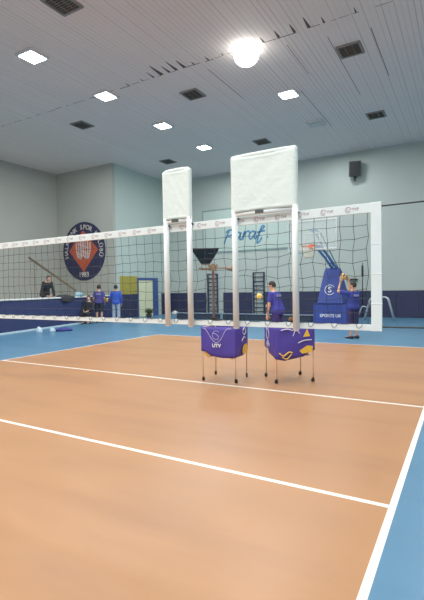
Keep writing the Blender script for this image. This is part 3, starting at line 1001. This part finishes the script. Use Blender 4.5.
# ---------------------------------------------------------------- ball machine
def machine():
    t = thing('ball_machine', 'volleyball throwing machine with black funnel hopper on a tall red-brown post', 'ball machine', (-9.92, 17.18, 0), .53)
    mb = MB()
    for s in (-1, 1):
        mb.box((s * .34, 0, .1), (.08, .9, .08))
    mb.box((0, 0, .14), (.8, .5, .10)).box((0, 0, .22), (.3, .3, .1))
    mb.build('base', M['black'], t, .01)
    for sx in (-.34, .34):
        for sy in (-.4, .4):
            MB().cyl((sx - .02, sy, .05), (sx + .02, sy, .05), .05, n=16).build('wheel', M['black'], t, .004)
    MB().box((0, 0, 1.3), (.11, .11, 2.15)).build('post', M['brown_red'], t, .01)
    MB().box((-.03, -.08, 1.1), (.03, .04, 1.6)).build('cable_guide', M['rail'], t, .004)
    MB().box((.13, 0, 2.5), (1.55, .07, .07)).build('cross_arm', M['tan'], t, .008)
    mb = MB()
    mb.cyl((0, -.12, 2.58), (0, .12, 2.58), .13, n=20).cyl((-.03, -.19, 2.58), (-.03, .19, 2.58), .06)
    mb.box((.0, 0, 2.45), (.34, .2, .14)).box((.16, 0, 2.6), (.1, .16, .16), Matrix.Rotation(.5, 3, 'Y')).box((-.16, 0, 2.6), (.1, .16, .16), Matrix.Rotation(-.5, 3, 'Y'))
    mb.build('motor_unit', M['tan'], t, .012)
    MB().cyl((.62, 0, 2.49), (.98, 0, 2.49), .07, .13, 18).build('end_motor', M['tan'], t, .01)
    hx = -.34
    # spout cage below the hopper
    mb = MB()
    for z in (2.44, 2.68): mb.tube([(hx - .17, -.17, z), (hx + .17, -.17, z), (hx + .17, .17, z), (hx - .17, .17, z)], .018, 6, close=True)
    for sx in (-1, 1):
        for sy in (-1, 1): mb.cyl((hx + sx * .17, sy * .17, 2.44), (hx + sx * .17, sy * .17, 2.7), .016)
    mb.build('spout_cage', M['tan'], t)
    mb = MB()
    def sq(h, z): return [V((hx + sx * h, sy * h, z)) for sx, sy in ((-1, -1), (1, -1), (1, 1), (-1, 1))]
    mb.loft([sq(.2, 2.7), sq(.6, 3.32), sq(.61, 3.36)], False)
    for f in mb.bm.faces: f.smooth = False
    h = mb.build('hopper', M['black'], t)
    so = h.modifiers.new('s', 'SOLIDIFY'); so.thickness = .02
    MB().box((hx + .25, -.47, 3.16), (.2, .012, .08), Matrix.Rotation(-.57, 3, 'X')).build('hopper_label', M['dark_grey'], h)
machine()

# ---------------------------------------------------------------- odds and ends along the right
def tubular_stand():
    t = thing('tubular_stand', 'pale tubular metal stand by the far wall at the right end of the net', 'stand', (-3.6, 21.0, 0))
    def U(y): return [(-.5, y, 0.02), (-.24, y, .92), (-.19, y, 1.02), (-.08, y, 1.07), (.4, y, 1.08), (.52, y, 1.02), (.57, y, .92), (.8, y, 0.02)]
    MB().tube(U(-.12), .03, 8).tube(U(.12), .03, 8).build('leg_frame', M['pale_metal'], t)
    mb = MB()
    for x, z in ((-.36, .5), (.68, .5), (.15, 1.08)): mb.cyl((x, -.12, z), (x, .12, z), .02)
    mb.build('crossbar', M['pale_metal'], t)
    MB().tube([(-.82, -.12, .02), (-.58, -.12, .62), (-.53, -.12, .66), (-.34, -.12, .62)], .026, 8).build('brace', M['pale_metal'], t)
tubular_stand()
def slim_post():
    t = thing('slim_post', 'slim black post standing by the far wall above the tubular stand', 'post', (-4.5, 22.7, 0))
    MB().cyl((0, 0, .03), (0, 0, 2.75), .028, .02, 12).build('pole', M['black'], t)
    MB().cyl((0, 0, 0), (0, 0, .04), .18, .16, 20).build('foot', M['black'], t)
    MB().cyl((0, 0, 2.05), (0, 0, 2.6), .055, .05, 12).build('sleeve', M['charcoal'], t)
slim_post()
mbx = MB().box((0, 0, 0), (.55, .22, .045)).box((-.2, .07, -.08), (.03, .08, .12)).box((.2, .07, -.08), (.03, .08, .12))
tag(mbx.build('wall_shelf', M['black'], None, .006, loc=(-5.14, YW - .112, 1.95)), 'short black wall shelf just above the right player\'s head', 'shelf')

# ---------------------------------------------------------------- people
def rotz(a): return Matrix.Rotation(a, 3, 'Z')

def person(label, loc, rz, J, outfit, scale=1.0, lean=0.0, dz=0.0, head_yaw=0.0, head_pitch=0.0, group=None):
    t = thing('person', label, 'person', loc, rz, group)
    t.scale = (scale,) * 3
    HIP = V((0, 0, .95))
    def bend(p, full=False):
        p = V(p)
        w = min(1, max(0, (p.z - .90) / .25))
        q = HIP + Matrix.Rotation(-lean * w, 3, 'X') @ (p - HIP)   # forward = +Y
        q.z += dz
        return q
    def brot(z):
        w = min(1, max(0, (z - .90) / .25))
        return Matrix.Rotation(-lean * w, 3, 'X')
    sh = {s: bend((s * .178, 0, 1.392)) for s in (1, -1)}
    hip = {s: V((s * .095, 0, .92 + dz)) for s in (1, -1)}
    def jj(n, s, default):
        return V(J.get((n, s), default))
    el = {s: jj('elbow', s, bend((s * .25, -.03, 1.13))) for s in (1, -1)}
    wr = {s: jj('wrist', s, bend((s * .25, .05, .88))) for s in (1, -1)}
    kn = {s: jj('knee', s, (s * .105, .025, .50)) for s in (1, -1)}
    an = {s: jj('ankle', s, (s * .11, -.02, .085)) for s in (1, -1)}
    ft = {s: jj('toe', s, an[s] + V((s * .02, .19, -.05))) for s in (1, -1)}
    neck = bend((0, 0, 1.46)); hc = bend((0, .025, 1.625))
    HR = brot(1.6) @ rotz(head_yaw) @ Matrix.Rotation(head_pitch, 3, 'X')
    T = [(.84, .10, .085), (.90, .155, .11), (.97, .168, .115), (1.07, .148, .10), (1.20, .160, .11), (1.32, .178, .115), (1.40, .165, .10), (1.45, .118, .08), (1.49, .06, .06), (1.55, .054, .056)]
    def torso(mb, inf=0.0, z0=0, z1=9, hem=0.0):
        rs = []
        for z, rx, ry in T:
            if z < z0 - .001 or z > z1 + .001: continue
            k = 1 if z > 1.3 else 1
            extra = hem * max(0, (1.25 - z)) if hem else 0
            rs.append(ering(bend((0, 0, z)), rx + inf + extra, ry + inf + extra, 22, brot(z)))
        mb.loft(rs)
    # ---- body: one continuous surface
    mb = MB()
    torso(mb)
    mb.caps(bend((0, 0, 1.44)), bend((0, .012, 1.56)), .058, .056)
    mb.ell(hc, .077, .096, .116, HR, 20, 14)
    mb.ell(hc + HR @ V((0, .035, -.065)), .052, .052, .055, HR)                      # jaw
    mb.ell(hc + HR @ V((0, .100, -.012)), .013, .020, .028, HR)                      # nose
    for s in (1, -1): mb.ell(hc + HR @ V((s * .078, -.005, -.005)), .012, .022, .034, HR)   # ears
    for s in (1, -1):
        mb.ell(sh[s], .066, .062, .066)
        mb.caps(sh[s], el[s], .052, .041)
        mb.caps(el[s], wr[s], .041, .027)
        mb.caps(hip[s], kn[s], .088, .056)
        mid = kn[s].lerp(an[s], .3) + (V((0, -.015, 0)) if dz == 0 else V((0, 0, 0)))
        mb.caps(kn[s], mid, .055, .058); mb.caps(mid, an[s], .058, .036)
        mb.caps(an[s] + V((0, 0, -.03)), ft[s], .042, .032)
        # hand: palm, four unequal fingers, thumb from the side of the palm
        d = (wr[s] - el[s]).normalized()
        d = V(J.get(('hand', s), d)).normalized()
        n = V(J.get(('palm', s), (-s, 0, 0)))
        n = (n - d * n.dot(d)).normalized()
        sd = d.cross(n).normalized()
        curl = J.get(('curl', s), .35)
        pal = wr[s] + d * .05
        Rm = Matrix((sd, n, d)).transposed()
        mb.ell(pal, .042, .019, .056, Rm)
        for i, L in enumerate((.066, .078, .082, .072)):
            b0 = wr[s] + d * .088 + sd * (-.032 + i * .0215)
            q1 = (d * math.cos(curl) + n * math.sin(curl)); q2 = (d * math.cos(2.2 * curl) + n * math.sin(2.2 * curl))
            b1 = b0 + q1 * L * .55; b2 = b1 + q2 * L * .45
            mb.caps(b0 - d * .02, b1, .0098, .009, 8); mb.caps(b1, b2, .009, .0078, 8)
        side = J.get(('thumb', s), 1)
        tb = wr[s] + d * .03 + sd * side * .034
        t1 = tb + (d * .55 + sd * side * .7 + n * .35).normalized() * .042
        t2 = t1 + (d * .85 + sd * side * .25 + n * .45).normalized() * .032
        mb.caps(tb, t1, .012, .0105, 8); mb.caps(t1, t2, .0105, .009, 8)
    body = remesh(mb, 'body', outfit['skin'], .0085, 2, t)
    # ---- face
    mb = MB()
    for s in (1, -1): mb.ell(hc + HR @ V((s * .030, .088, .012)), .012, .008, .008, HR, 10, 6)
    mb.build('eyes', M['eye'], body)
    MB().ell(hc + HR @ V((0, .088, -.060)), .024, .008, .008, HR, 12, 6).build('mouth', M['lip'], body)
    # ---- hair / cap
    mb = MB()
    mb.ell(hc + HR @ V((0, -.012, .018)), .086, .100, .112, HR, 24, 16)
    inv = HR.inverted()
    dead = []
    for v in mb.bm.verts:
        q = inv @ (v.co - hc)
        if q.z < -.045 or (q.y > .045 and q.z < .055) or (abs(q.x) > .07 and q.z < .0 and q.y > -.02): dead.append(v)
    bmesh.ops.delete(mb.bm, geom=dead, context='VERTS')
    r2 = random.Random(len(label))
    for v in mb.bm.verts: v.co += (v.co - hc).normalized() * r2.uniform(-.004, .006)
    hr = mb.build('cap' if outfit.get('cap') else 'hair', outfit.get('cap') or M['hair'], t)
    so = hr.modifiers.new('s', 'SOLIDIFY'); so.thickness = .012; so.offset = 0
    # ---- shirt / jacket
    mb = MB()
    torso(mb, .016, outfit.get('hem', .90), 1.46, outfit.get('flare', .05))
    sl = outfit.get('sleeve', .75)
    for s in (1, -1):
        mb.ell(sh[s], .073, .072, .072)
        if sl <= 1:
            e = sh[s].lerp(el[s], sl)
            mb.loft([ring(sh[s], el[s] - sh[s], .072, None, 16), ring(sh[s].lerp(e, .5), el[s] - sh[s], .068, None, 16), ring(e, el[s] - sh[s], .067, None, 16)])
        else:
            mb.caps(sh[s], el[s], .066, .055)
            e = el[s].lerp(wr[s], .95)
            mb.loft([ring(el[s], wr[s] - el[s], .055, None, 16), ring(e, wr[s] - el[s], .040, None, 16)])
    top = remesh(mb, outfit.get('top_name', 'shirt'), outfit['top'], .011, 2, t)
    if outfit.get('patch'):
        b = bend((0, -.142, 1.33)); R = brot(1.33)
        pm = MB()
        pts = []
        nx = 8
        rows = [[V((x, -.146 + 1.6 * x * x, z)) for x in [(-.10 + .2 * i / nx) for i in range(nx + 1)]] for z in (1.29, 1.36)]
        vv = [[pm.bm.verts.new(bend(p)) for p in r] for r in rows]
        for i in range(nx): pm.bm.faces.new((vv[0][i], vv[0][i + 1], vv[1][i + 1], vv[1][i]))
        po = pm.build('back_print', M['jersey_print'], top)
        s2 = po.modifiers.new('s', 'SOLIDIFY'); s2.thickness = .02; s2.offset = 0
    # ---- shorts / trousers
    mb = MB()
    rs = []
    for z, rx, ry in T[:4]:
        if z <= 1.0: rs.append(ering(bend((0, 0, z)), rx + .012, ry + .012, 22, brot(z)))
    mb.loft(rs)
    lk = outfit.get('leg', .8)
    for s in (1, -1):
        if lk <= 1:
            e = hip[s].lerp(kn[s], lk)
            ax = kn[s] - hip[s]
            mb.caps(hip[s] + V((0, 0, -.0)), hip[s].lerp(kn[s], .2), .098, .096)
            mb.loft([ring(hip[s], ax, .098, None, 18), ring(hip[s].lerp(e, .5), ax, .098, None, 18), ring(e, ax, .098, None, 18)])
        else:
            mb.caps(hip[s], kn[s], .100, .080)
            e = kn[s].lerp(an[s], outfit.get('shin', .97))
            ax = an[s] - kn[s]
            mb.loft([ring(kn[s], ax, .080, None, 18), ring(kn[s].lerp(e, .5), ax, .078, None, 18), ring(e, ax, .064, None, 18)])
    remesh(mb, outfit.get('bottom_name', 'shorts'), outfit['bottom'], .012, 2, t)
    # ---- shoes
    for s in (1, -1):
        f = ft[s] - an[s]; f.z = 0; f.normalize()
        zf = an[s].z - .085
        up = V((0, 0, 1)); w = f.cross(up)
        mb = MB()
        base = V((an[s].x, an[s].y, zf))
        prof = [(-.085, .030, .058, .075), (-.06, .040, .056, .10), (0, .044, .0, .105), (.07, .047, 0, .085), (.14, .050, 0, .062), (.20, .045, 0, .050), (.235, .028, 0, .036)]
        rs = []
        for x, hw, _, ht in prof:
            c = base + f * x
            rs.append([c + w * hw * math.cos(a) + up * (ht / 2 + ht / 2 * math.sin(a)) for a in [2 * PI * k / 14 for k in range(14)]])
        mb.loft(rs)
        mb.build('shoe', outfit['shoe'], t)
    return t

VIEW = math.radians(30.2)
# man at the barrier (stands on the raised platform, leaning on the coping)
pb = on_barrier(13.0)
nb = V((bd.y, -bd.x, 0))      # from barrier towards the court
person('man in dark clothes leaning on the white barrier top at the far left', pb - nb * .40 + V((0, 0, .62)), math.atan2(nb.y, nb.x) - PI / 2 - .5,
       {('elbow', 1): (.30, .22, .80), ('wrist', 1): (.10, .40, .765), ('elbow', -1): (-.30, .22, .80), ('wrist', -1): (-.10, .42, .765),
        ('hand', 1): (-1, .2, 0), ('hand', -1): (1, .2, 0), ('palm', 1): (0, 0, -1), ('palm', -1): (0, 0, -1)},
       dict(skin=M['skin'], top=M['dark_cloth'], bottom=M['dark_cloth'], shoe=M['shoe_black'], sleeve=1.5, leg=1.5, top_name='jacket', bottom_name='trousers'),
       lean=.55, head_pitch=.5)
# purple-shirt man, back to the viewer
person('standing man seen from behind in a purple shirt and dark shorts by the barrier', (-15.60, 15.78, 0), VIEW + .1,
       {('wrist', 1): (.24, .16, .92), ('wrist', -1): (-.24, .14, .92)},
       dict(skin=M['skin'], top=M['shirt_purple'], bottom=M['shorts_dark'], shoe=M['shoe_black'], sleeve=.8, leg=.95, patch=True), scale=1.06)
# blue jacket man
person('standing man seen from behind in a bright blue jacket and pale jeans by the barrier', (-14.9, 16.22, 0), VIEW + .12,
       {('elbow', -1): (-.29, .03, 1.13), ('wrist', -1): (-.36, .20, .98), ('hand', -1): (-.3, .6, -.1), ('palm', -1): (-.2, .1, 1)},
       dict(skin=M['skin'], top=M['jacket_blue'], bottom=M['jeans'], shoe=M['shoe_white'], sleeve=1.5, leg=1.5, top_name='jacket', bottom_name='jeans', hem=.84, flare=.06, cap=M['dark_cloth']), scale=1.05)
ball(V((-14.9, 16.22, 0)) + rotz(VIEW + .12) @ V((-.45, .36, 1.10)), 'pale yellow volleyball held by the man in the bright blue jacket', me=BALL2)
# seated person in the dark
cp = V((-15.76, 15.27, 0))
cr = VIEW + PI - .2
person('seated person in dark clothes just left of the man in the purple shirt', cp, cr,
       {('knee', 1): (.12, .42, .50), ('ankle', 1): (.12, .22, .085), ('knee', -1): (-.12, .42, .50), ('ankle', -1): (-.12, .22, .085),
        ('elbow', 1): (.25, .12, .72), ('wrist', 1): (.12, .33, .62), ('elbow', -1): (-.25, .12, .72), ('wrist', -1): (-.12, .33, .62)},
       dict(skin=M['skin_pale'], top=M['dark_cloth'], bottom=M['dark_cloth'], shoe=M['shoe_black'], sleeve=1.5, leg=1.5, top_name='jacket', bottom_name='trousers'), dz=-.40)
def stool():
    t = thing('stool', 'low dark stool under the seated person beside the barrier', 'stool', cp, cr)
    MB().cyl((0, 0, .35), (0, 0, .395), .17, .17, 24).build('seat', M['black'], t, .008)
    for k in range(4):
        a = PI / 4 + k * PI / 2
        MB().cyl((.12 * math.cos(a), .12 * math.sin(a), .36), (.17 * math.cos(a), .17 * math.sin(a), 0), .014).build('leg', M['black'], t)
stool()
# player in the middle
person('player in a navy jersey seen from behind, arm hanging, behind the wide net panel', (-4.48, 11.28, 0), VIEW + .85,
       {('elbow', -1): (-.25, .12, 1.10), ('wrist', -1): (-.24, .17, .84), ('elbow', 1): (.24, .1, 1.13), ('wrist', 1): (.18, .32, 1.08)},
       dict(skin=M['skin_pale'], top=M['jersey'], bottom=M['shorts_navy'], shoe=M['shoe_white'], sleeve=.75, leg=.95, patch=True, hem=.84, flare=.12),
       scale=1.03, lean=.24, head_yaw=.25)
ball((-5.75, 12.9, 1.32), 'yellow volleyball in the air left of the player in the navy jersey', me=BALL2)
# player on the right, ball held up to the left
pr = person('player in a blue jersey and cropped plum trousers holding a yellow ball by the stand', (-3.0, 13.74, 0), VIEW + .35,
       {('elbow', -1): (-.38, .22, 1.45), ('wrist', -1): (-.20, .34, 1.76), ('hand', -1): (.25, .1, 1), ('palm', -1): (.5, .9, 0), ('thumb', -1): -1,
        ('elbow', 1): (.12, .33, 1.44), ('wrist', 1): (.13, .38, 1.76), ('hand', 1): (-.2, .1, 1), ('palm', 1): (-.8, -.3, 0.3)},
       dict(skin=M['skin'], top=M['jersey_dark'], bottom=M['pants_plum'], shoe=M['shoe_black'], sleeve=.8, leg=1.5, shin=.58, bottom_name='trousers', patch=True, hem=.86, flare=.06),
       head_yaw=.5)
ball(V((-3.0, 13.74, 0)) + rotz(VIEW + .35) @ V((-.03, .42, 1.91)), 'yellow volleyball held up by the player beside the basketball stand')

# ---------------------------------------------------------------- small things on the left
def jacket_on_barrier():
    c = on_barrier(13.95)
    ang = math.atan2(bd.y, bd.x)
    mb = MB()
    r4 = random.Random(5)
    # cloth strip draped over the coping: profile across the barrier, swept along it
    prof = [(.34, .98), (.26, 1.28), (.20, 1.335), (.07, 1.35), (-.045, 1.335), (-.062, 1.26), (-.068, 1.17)]
    rows = []
    for i in range(9):
        u = i / 8
        L = (u - .5) * 1.0
        rows.append([mb.bm.verts.new(V((L + .03 * math.sin(k * 2), y - .012 * abs(math.sin(u * 9 + k)) if k > 4 else y, z + .03 * math.sin(u * 8 + k) * (k in (1, 2, 3)) + (.05 + .06 * math.sin(u * 5)) * (k == 3) - (.10 * math.sin(u * 4)) * (k >= 6)))) for k, (y, z) in enumerate(prof)])
    for i in range(8):
        for k in range(len(prof) - 1):
            mb.bm.faces.new((rows[i][k], rows[i + 1][k], rows[i + 1][k + 1], rows[i][k + 1])).smooth = True
    o = mb.build('jacket', M['charcoal'], None, loc=c)
    o.rotation_euler = (0, 0, ang)
    s = o.modifiers.new('s', 'SOLIDIFY'); s.thickness = .025; s.offset = 1
    s = o.modifiers.new('b', 'SUBSURF'); s.levels = 1; s.render_levels = 1
    tag(o, 'dark jacket draped over the white barrier top', 'jacket')
jacket_on_barrier()
def soft_bag(name, loc, size, m, label, cat, seed, rz=0):
    r5 = random.Random(seed)
    mb = MB()
    rs = []
    n = 18
    for z, k in ((0.0, .86), (.12, 1.0), (.4, 1.02), (.7, .86), (.9, .55), (1.0, .22)):
        rs.append([V((size[0] / 2 * k * math.cos(a) * (1 + .12 * math.sin(3 * a + seed + z * 5)), size[1] / 2 * k * math.sin(a) * (1 + .1 * math.cos(2 * a + seed)), size[2] * z * (1 + .12 * math.sin(2 * a + seed * 2) * (z > .3)))) for a in [2 * PI * i / n for i in range(n)]])
    mb.loft(rs)
    o = mb.build(name, m, None, loc=loc)
    o.rotation_euler = (0, 0, rz)
    return tag(o, label, cat)
c = on_barrier(14.9)
soft_bag('towel_bundle', V((c.x - .05, c.y, 1.322)), (.55, .26, .2), M['cap_cyan'], 'pale blue cloth bundle on the barrier top below the emblem', 'towel', 2, math.atan2(bd.y, bd.x))
soft_bag('plastic_bag', (-14.2, 11.15, 0), (.30, .24, .22), M['bag_pale'], 'pale blue plastic bag on the floor at the lower left, nearer the photo edge', 'bag', 1)
soft_bag('plastic_bag', (-13.98, 11.6, 0), (.22, .2, .16), M['bag_pale'], 'small pale plastic bag on the floor in front of the dark blue sports bag', 'bag', 4)
soft_bag('sports_bag', (-13.8, 12.0, 0), (.62, .3, .15), M['bag_blue'], 'dark blue sports bag lying on the floor at the left', 'bag', 6, .9)
soft_bag('towel_bundle', (-15.85, 22.6, 0), (.5, .35, .2), M['white'], 'white cloth heap on the floor in the corner right of the doorway', 'towel', 8)

def plant():
    t = thing('potted_plant', 'small green plant in a dark pot before the doorway', 'plant', (-15.55, 19.6, 0))
    MB().cyl((0, 0, 0), (0, 0, .2), .13, .17, 20).build('pot', M['pot'], t, .01)
    mb = MB()
    r6 = random.Random(11)
    for k in range(70):
        a = r6.uniform(0, 6.28); el = r6.uniform(.5, 1.5); L = r6.uniform(.22, .50)
        d = V((math.cos(a) * math.cos(el), math.sin(a) * math.cos(el), math.sin(el)))
        w = d.cross(V((0, 0, 1))).normalized() * .035
        b = V((0, 0, .19)) + V((math.cos(a), math.sin(a), 0)) * r6.uniform(0, .08)
        droop = V((0, 0, -.12 * L))
        p = [b, b + d * L * .55 + w, b + d * L + droop, b + d * L * .55 - w]
        mb.poly(p)
    mb.build('leaves', M['leaf'], t)
plant()

# ------------------------------------------------------------------ lights
def area(x, y, e, col, size=.7, z=ZC - .15):
    l = bpy.data.lights.new('lamp_or_fill', 'AREA'); l.shape = 'SQUARE'; l.size = size; l.energy = e; l.color = col
    o = bpy.data.objects.new('lamp_or_fill', l); COL.objects.link(o); o.location = (x, y, z)
    return o
WA, NE, CO = (1, .98, .93), (1, 1, .95), (.92, 1, .98)
NB = (.9, 1, 1)
E0 = 118
for x, y, k, c in [(-5.46, 11.56, 1.3, WA), (-10.96, 11.65, 1, NE), (-5.46, 14.97, 1, NE), (-10.96, 15, 1.2, CO), (-10.98, 18.34, 1.3, CO), (-10.9, 8.6, 1, NE),
                   (-5.46, 8.2, 1, WA), (-5.46, 4.9, 1, WA), (-10.9, 4.9, .8, WA), (0.04, 11.6, .9, WA), (0.04, 8.2, .9, WA), (0.04, 15, .8, NE), (0.04, 4.9, 1, WA),
                   (-5.46, 1.5, 1, WA), (-10.9, 1.5, .7, WA), (0.04, 1.5, 1, WA), (0.04, 18.3, .8, CO), (-16.4, 8.2, .5, NE),
                   (-5.46, -1.85, 1.6, NB), (.04, -1.85, 1.6, NB), (-10.9, -1.85, 1.4, NB), (-5.46, -5.2, 2.0, NB), (.04, -5.2, 2.0, NB), (-10.9, -5.2, 1.6, NB),  # unseen fill rows added behind the camera to whiten the net cloth and tape
                   (-10.9, 21, .8, CO), (-5.46, 21, .8, CO), (-16.4, 15, .6, CO), (-16.4, 11.6, .5, NE)]:
    area(x, y, E0 * k, c, .7, ZC - (.68 if (x, y) == (-5.46, 11.56) else .15))
w = bpy.data.worlds.new('hall'); scn.world = w; w.use_nodes = True
w.node_tree.nodes['Background'].inputs[0].default_value = (.8, .9, 1, 1)
w.node_tree.nodes['Background'].inputs[1].default_value = .08

# ------------------------------------------------------------------ camera
f, yaw, pitch, roll, h = 437.935, .527175, -.0285073, -.0165564, 1.63439
F = V((-math.sin(yaw), math.cos(yaw), 0)); Rr = V((math.cos(yaw), math.sin(yaw), 0)); U = V((0, 0, 1))
F2 = F * math.cos(pitch) + U * math.sin(pitch); U2 = U * math.cos(pitch) - F * math.sin(pitch)
R3 = Rr * math.cos(roll) + U2 * math.sin(roll); U3 = U2 * math.cos(roll) - Rr * math.sin(roll)
cd = bpy.data.cameras.new('camera'); cam = bpy.data.objects.new('camera', cd); COL.objects.link(cam)
mw = Matrix((R3, U3, -F2)).transposed().to_4x4(); mw.translation = (0, 0, h)
cam.matrix_world = mw
cd.sensor_fit = 'VERTICAL'; cd.sensor_height = 24.0; cd.sensor_width = 24.0; cd.lens = f / 600 * 24
cd.clip_start = .05; cd.clip_end = 100
scn.camera = cam
scn.view_settings.view_transform = 'Standard'
scn.view_settings.look = 'None'
scn.view_settings.exposure = 0.0
scn.view_settings.gamma = 1.12
